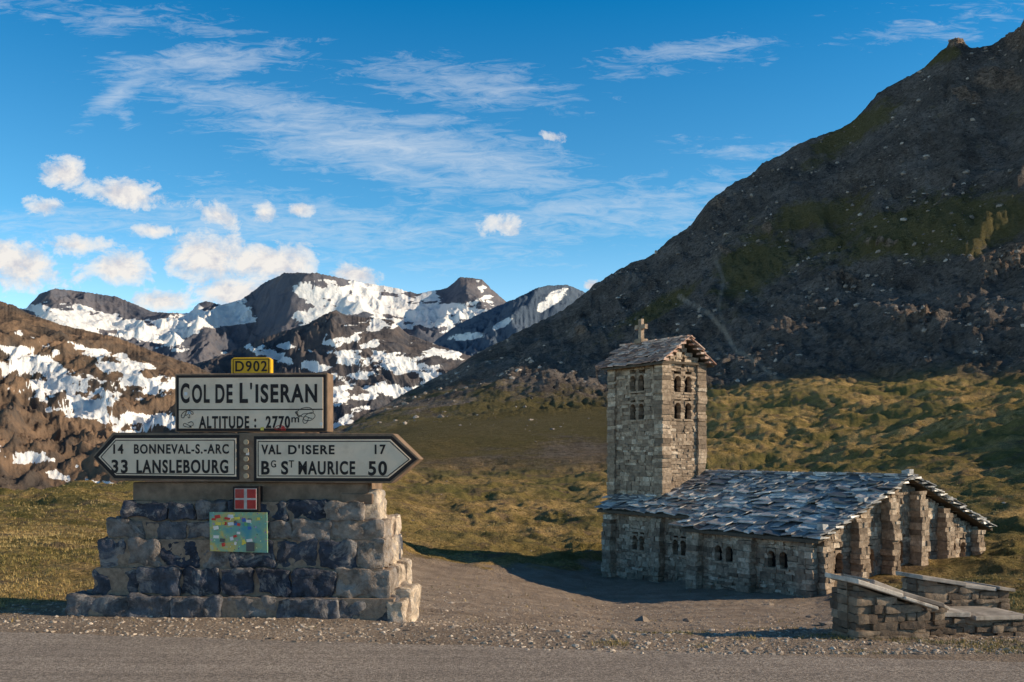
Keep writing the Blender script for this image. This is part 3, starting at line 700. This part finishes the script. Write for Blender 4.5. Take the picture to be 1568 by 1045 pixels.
for (xa,xb,y0,y1) in ((-.38,9.98,-.4,6.15),(.62,8.98,6.1,12.5)):
    for xo in (xa,xb):
        slopes(xo,y0,y1,sl_,.85,.394,4.8)
    rs.prism([(xa,roofz(xa)-.06),(4.8,.80-.06),(xb,roofz(xb)-.06),(xb,roofz(xb)+.05),(4.8,.85),(xa,roofz(xa)+.05)],y0+.03,y1-.03)
y=-.4
while y<12.4:
    l=random.uniform(.4,.7)
    for s_ in (-1,1): sl_.box(4.8-(.3 if s_<0 else .02),4.8+(.02 if s_<0 else .3),y,y+l,.86+random.uniform(-.02,.01),.93,random.random(),.02)
    y+=l
for s_ in (-1,1):
    for k in range(13):
        x=4.8+s_*(.2+k*.4);sl_.box(x-.22,x+.22,-.48,.05,roofz(x)+.03,roofz(x)+.10,random.uniform(.5,1),.03)
for xx,yyy in ((4.9,-.1),(.2,-.1),(9.6,-.1),(7.4,-.1),(2.4,-.05)):
    z=roofz(xx)+.13;sl_.box(xx-.15,xx+.15,yyy-.14,yyy+.14,z,z+.18,.7,.04)
sl_.build('roof_slates',m_slate,ch)
m_wood=plain('roof_timber',(.10,.08,.06),.9,.3,10);rs.build('roof_deck',m_wood,ch)
tx0,tx1,ty0,ty1=2.05,4.5,9.75,13.25;TZ=5.62
tb=MB()
W_=tx1-tx0;D_=ty1-ty0
wl=[]
for zb in (4.55,3.3):
    for c_ in (D_*.44,D_*.60): wl.append((c_+.05,.38,zb-.15,zb+.35))
windows(tb,(tx0,ty1),(0,-1),(-1,0),D_,GZ,lambda a:TZ,wl)
gtop=lambda a:TZ+ (W_/2-abs(a-W_/2))*.74
wf=[]
for zb in (4.45,3.3):
    for c_ in (W_*.36,W_*.62): wf.append((c_,.40,zb-.15,zb+.35))
windows(tb,(tx0,ty0),(1,0),(0,-1),W_,-1.6,gtop,wf+[(W_/2,.2,5.35,5.75)])
wallface(tb,(tx1,ty0),(0,1),(1,0),D_,GZ,lambda a:TZ)
wallface(tb,(tx1,ty1),(-1,0),(0,1),W_,GZ,gtop)
tb.build('tower_walls',m_wall,ch)
qp=MB()
def pier(x0,x1,y0,y1,z0,z1):
    z=z0
    while z<z1:
        h=random.uniform(.12,.24);qp.box(x0+random.uniform(-.03,.03),x1+random.uniform(-.03,.03),y0+random.uniform(-.03,.03),y1+random.uniform(-.03,.03),z+.003,min(z+h,z1)-.002,random.random(),.014);z+=h
for (a,b) in ((tx0-.1,ty0-.1),(tx0-.1,ty1-.42),(tx1-.42,ty0-.1),(tx1-.42,ty1-.42)):
    pier(a,a+.52,b,b+.52,GZ,TZ)
qp.build('tower_piers',m_wall,ch)
tc=MB();tc.box(tx0+.3,tx1-.3,ty0+.3,ty1-.3,GZ,TZ+.1);tc.build('tower_core',m_core,ch)
tr.build('window_surrounds',m_wall,ch);gl.build('window_openings',m_gl,ch)
xm=(tx0+tx1)/2;hw=W_/2+.32;TR=TZ+.74*(W_/2)+.12
t2=MB()
zt=lambda x:TR-.74*abs(x-xm)
t2.prism([(xm-hw,zt(xm-hw)-.07),(xm,TR-.08),(xm+hw,zt(xm+hw)-.07),(xm+hw,zt(xm+hw)),(xm,TR),(xm-hw,zt(xm-hw))],ty0-.34,ty1+.30)
t2.box(tx0-.14,tx1+.14,ty0-.14,ty1+.14,TZ-.12,TZ-.02);t2.build('tower_roof_deck',m_wood,ch)
for xo in (xm-hw,xm+hw): slopes(xo,ty0-.36,ty1+.32,sl2,TR+.0,.74,xm,sp=.24,big=.4,jit=.7)
for s_ in (-1,1):
    for k in range(6):
        x=xm+s_*(.12+k*.25);sl2.box(x-.15,x+.15,ty0-.40,ty0-.1,zt(x)-.04,zt(x)+.05,random.uniform(.5,1),.02)
y=ty0-.42
while y<ty1+.3:
    sl2.box(xm-.16,xm+.16,y,y+.4,TR+.0,TR+.08,random.random(),.02);y+=.41
sl2.build('tower_roof_slates',m_slate2,ch)
cx=MB();ym=ty1-.75
rough(cx,xm-.22,xm+.22,ym-.25,ym+.25,TR,TR+.22,.5,.01,.06)
cx.box(xm-.09,xm+.09,ym-.1,ym+.1,TR+.2,TR+1.12,.7,.01);cx.box(xm-.085,xm+.085,ym-.36,ym-.1,TR+.66,TR+.86,.7,.01);cx.box(xm-.085,xm+.085,ym+.1,ym+.36,TR+.66,TR+.86,.7,.01)
cx.build('stone_cross',m_wall,ch)
# ------------------------------------------------------------ flagstone walls beside the steps
def low_wall(name,P0,P1,thk,z0a,zta,ztb,seed):
    random.seed(seed)
    e=empty(name,(P0[0],P0[1],0),math.atan2(P1[1]-P0[1],P1[0]-P0[0]));L=math.hypot(P1[0]-P0[0],P1[1]-P0[1])
    mb=MB();z=z0a
    while z<max(zta,ztb)-.06:
        h=random.uniform(.03,.085);x=0
        while x<L:
            w_=random.uniform(.07,.26);w_=min(w_,L-x) if L-x-w_>.06 else L-x
            top=zta+(ztb-zta)*(x+w_)/L-.05
            if z+h*.4<top:
                rough(mb,x,x+w_,random.uniform(-.03,.02),.16,z,min(z+h,top+.02),random.random(),.012,.025)
                rough(mb,x,x+w_,thk-.16,thk+random.uniform(-.02,.02),z,min(z+h,top+.02),random.random(),.012,.06)
            x+=w_
        for k in range(2):
            top=zta-.05 if k==0 else ztb-.05
            if z+h*.4<top:
                xx=0 if k==0 else L-.22
                rough(mb,xx-.02,xx+.22,.12,thk-.12,z,min(z+h,top+.02),random.random(),.012,.04)
        z+=h
    mb.build('wall_stones',m_ws,e,True)
    c=MB();c.prism([(.04,z0a),(L-.04,z0a),(L-.04,ztb-.06),(.04,zta-.06)],.03,thk-.03);c.build('wall_core',m_core,e)
    fl=MB();x=-.05
    while x<L:
        w_=random.uniform(.3,.6);x2=min(x+w_,L+.05)
        za=zta+(ztb-zta)*x/L;zb=zta+(ztb-zta)*x2/L;tt_=random.uniform(.03,.05)
        jj=lambda:random.uniform(-.04,.04)
        p=[(x+jj()*.3,-.05+jj(),za-.05),(x2-.01,-.05+jj(),zb-.05),(x2-.01+jj()*.3,thk+.05+jj(),zb-.05),(x,thk+.05+jj(),za-.05)]
        u_=random.uniform(-.012,.014)
        p=[(a,b,c_+u_+random.uniform(-.01,.01)) for a,b,c_ in p];fl.hexa(p+[(a,b,c_+tt_) for a,b,c_ in p],random.random())
        x=x2
    fl.build('flagstones',m_fl,e,bevel=.008)
m_ws=stone_mat('drystone',[(0,(.09,.065,.05)),(.5,(.18,.135,.10)),(1,(.30,.23,.17))],9,.9,.02)
m_fl=stone_mat('flagstone',[(0,(.32,.28,.245)),(.5,(.46,.41,.36)),(1,(.60,.54,.48))],5,.6,.012,spot=(.22,.18,.15))
low_wall('stone_wall',(3.03,8.75),(3.74,8.93),.40,-.35,.50,.27,5)
low_wall('stone_wall',(3.36,9.2),(4.08,9.38),.40,-.45,.42,.20,7)
low_wall('stone_wall',(4.15,10.0),(5.1,10.2),.42,-.5,.38,.24,9)
low_wall('stone_wall',(4.0,9.42),(4.98,9.6),.46,-.5,.10,.07,12)
m_iron=plain('wrought_iron',(.03,.03,.03),.6,.2,20,metal=.6)
g=empty('iron_railing',(19.9,37.4,0),.3);gb=MB()
for k in range(9): gb.box(k*.16,k*.16+.025,0,.025,-3.0,-2.0)
gb.box(-.02,1.33,-.01,.035,-2.1,-2.06);gb.box(-.02,1.33,-.01,.035,-2.9,-2.86);gb.build('bars',m_iron,g)

# ------------------------------------------------------------ scatter
def tufts(name,n,d0,d1,pa,pb,size,mat,accept,blades=7,seed=1):
    r=np.random.default_rng(seed)
    d=d0*(d1/d0)**r.random(n);px=r.uniform(pa,pb,n);x=(px-CX)/F*d;y=d
    z,g_,h_=hz(x,y);k=accept(x,y,z,g_,h_,r);x,y,z,d=x[k],y[k],z[k],d[k];n=len(x)
    s=size*(.6+.8*r.random(n))*(1+.015*d)
    B=blades;an=r.uniform(0,2*np.pi,(n,B));lean=r.uniform(.1,.9,(n,B))*s[:,None];h=s[:,None]*r.uniform(.5,1.1,(n,B))
    bx=x[:,None]+r.normal(0,.35,(n,B))*s[:,None];by=y[:,None]+r.normal(0,.35,(n,B))*s[:,None]
    wdt=s[:,None]*.07*(1+.02*d[:,None])
    ux=-np.sin(an)*wdt;uy=np.cos(an)*wdt;z0=z[:,None]-.02
    V=np.stack([np.stack([bx-ux,by-uy,z0+0*bx],-1),np.stack([bx+ux,by+uy,z0+0*bx],-1),np.stack([bx+np.cos(an)*lean,by+np.sin(an)*lean,z0+h],-1)],2)
    Ff=np.arange(V.size//3).reshape(-1,3)
    rn=np.repeat(np.clip(.5+.95*fbm(x*.15,y*.15,3,5)+r.normal(0,.2,n),0,1),B)
    return mesh_np(name,V.reshape(-1,3),Ff,None,mat,False,fa={'rnd':np.clip(rn+r.normal(0,.12,len(rn)),0,1)})
t=NT('grass_blades');t.col(t.ramp(t.attr('rnd'),[(0,(.10,.10,.03)),(.35,(.23,.19,.06)),(.6,(.46,.33,.13)),(1,(.62,.46,.21))]))
t.b.inputs['Roughness'].default_value=.8
def in_chapel(x,y):
    c,s=math.cos(math.radians(33.4)),math.sin(math.radians(33.4));dx=x-10.1;dy=y-33
    a=dx*c+dy*s;b=-dx*s+dy*c
    return (a>-.6)&(a<10.2)&(b>-.8)&(b<13.5)
def acc(x,y,z,g_,h_,r):
    nn=fbm(x*.6,y*.6,3,71)
    return ((g_+.5*nn<.35)&(nn<.25)|(r.random(len(x))<.02*(nn>0)))&(h_<.3)&(y>8.285-.1556*x+.5)&~in_chapel(x,y)
tufts('meadow_grass',60000,9,75,-120,1700,.05,t.m,acc)
def acc2(x,y,z,g_,h_,r):
    nn=fbm(x*1.1,y*1.1,3,33);return (y>8.285-.1556*x+.12)&(nn>.08)&((x>.6)&(y<10.6)|(x>2.6))&~((x>2.95)&(x<5.2)&(y>8.7+(x-2.9)*.2)&(y<9.8+(x-2.9)*.35))
tufts('verge_grass',9000,8.0,12.5,850,1650,.038,t.m,acc2,9,4)
ico=np.array([(0,0,1),(.89,0,.45),(.28,.85,.45),(-.72,.53,.45),(-.72,-.53,.45),(.28,-.85,.45),(.72,.53,-.45),(-.28,.85,-.45),(-.89,0,-.45),(-.28,-.85,-.45),(.72,-.53,-.45),(0,0,-1)])
icf=np.array([(0,1,2),(0,2,3),(0,3,4),(0,4,5),(0,5,1),(1,6,2),(2,7,3),(3,8,4),(4,9,5),(5,10,1),(6,7,2),(7,8,3),(8,9,4),(9,10,5),(10,6,1),(11,7,6),(11,8,7),(11,9,8),(11,10,9),(11,6,10)])
def rocks(name,x,y,z,s,mat,seed,flat=.6):
    r=np.random.default_rng(seed);n=len(x)
    P=ico[None]*(1+r.normal(0,.18,(n,12,1)))*s[:,None,None]*r.uniform(.6,1.2,(n,1,3))*np.array([1,1,flat])
    a=r.uniform(0,6.3,n);c,q=np.cos(a)[:,None],np.sin(a)[:,None]
    V=np.stack([P[...,0]*c-P[...,1]*q+x[:,None],P[...,0]*q+P[...,1]*c+y[:,None],P[...,2]+z[:,None]],-1)
    Fq=(icf[None]+12*np.arange(n)[:,None,None]).reshape(-1,3)
    return mesh_np(name,V.reshape(-1,3),Fq,None,mat,False,fa={'rnd':np.repeat(r.random(n),20)})
m_peb=stone_mat('gravel_stone',[(0,(.18,.14,.11)),(.6,(.42,.34,.27)),(1,(.64,.54,.45))],30,.3,.004)
m_bld=stone_mat('boulder_rock',[(0,(.12,.105,.095)),(.6,(.30,.26,.235)),(1,(.52,.46,.42))],2,.6,.1)
r=np.random.default_rng(3);n=36000
d=8.0*(34/8.0)**(r.random(n)**1.5);px=r.uniform(-60,1640,n);x=(px-CX)/F*d;y=d
z,g_,h_=hz(x,y);k=(y>8.285-.1556*x-.14*r.random(n)**2)&(g_>.4)&~in_chapel(x,y);x,y,z,d=x[k],y[k],z[k],d[k]
rocks('gravel',x,y,z,(.005+.022*r.random(len(x))**5)*(1+.02*d),m_peb,8)
n=11000;d=r.uniform(170,520,n);px=r.uniform(560,1700,n);x=(px-CX)/F*d;y=d
z,g_,h_=hz(x,y);k=(h_>.7)&(fbm(x*.03,y*.03,3,2)>-.02)&((px>950)|(d>300)|(r.random(n)<.12));x,y,z,d=x[k],y[k],z[k],d[k]
rocks('scree_boulders',x,y,z,(.15+1.3*r.random(len(x))**7)*np.interp(d,[170,350],[.5,1]),m_bld,9,.7)
n=200;d=16*(130/16)**r.random(n);px=r.uniform(-50,1650,n);x=(px-CX)/F*d;y=d
z,g_,h_=hz(x,y);k=~in_chapel(x,y);x,y,z=x[k],y[k],z[k]
rocks('meadow_rocks',x,y,z,.04+.2*r.random(len(x))**4,m_peb,10,.5)
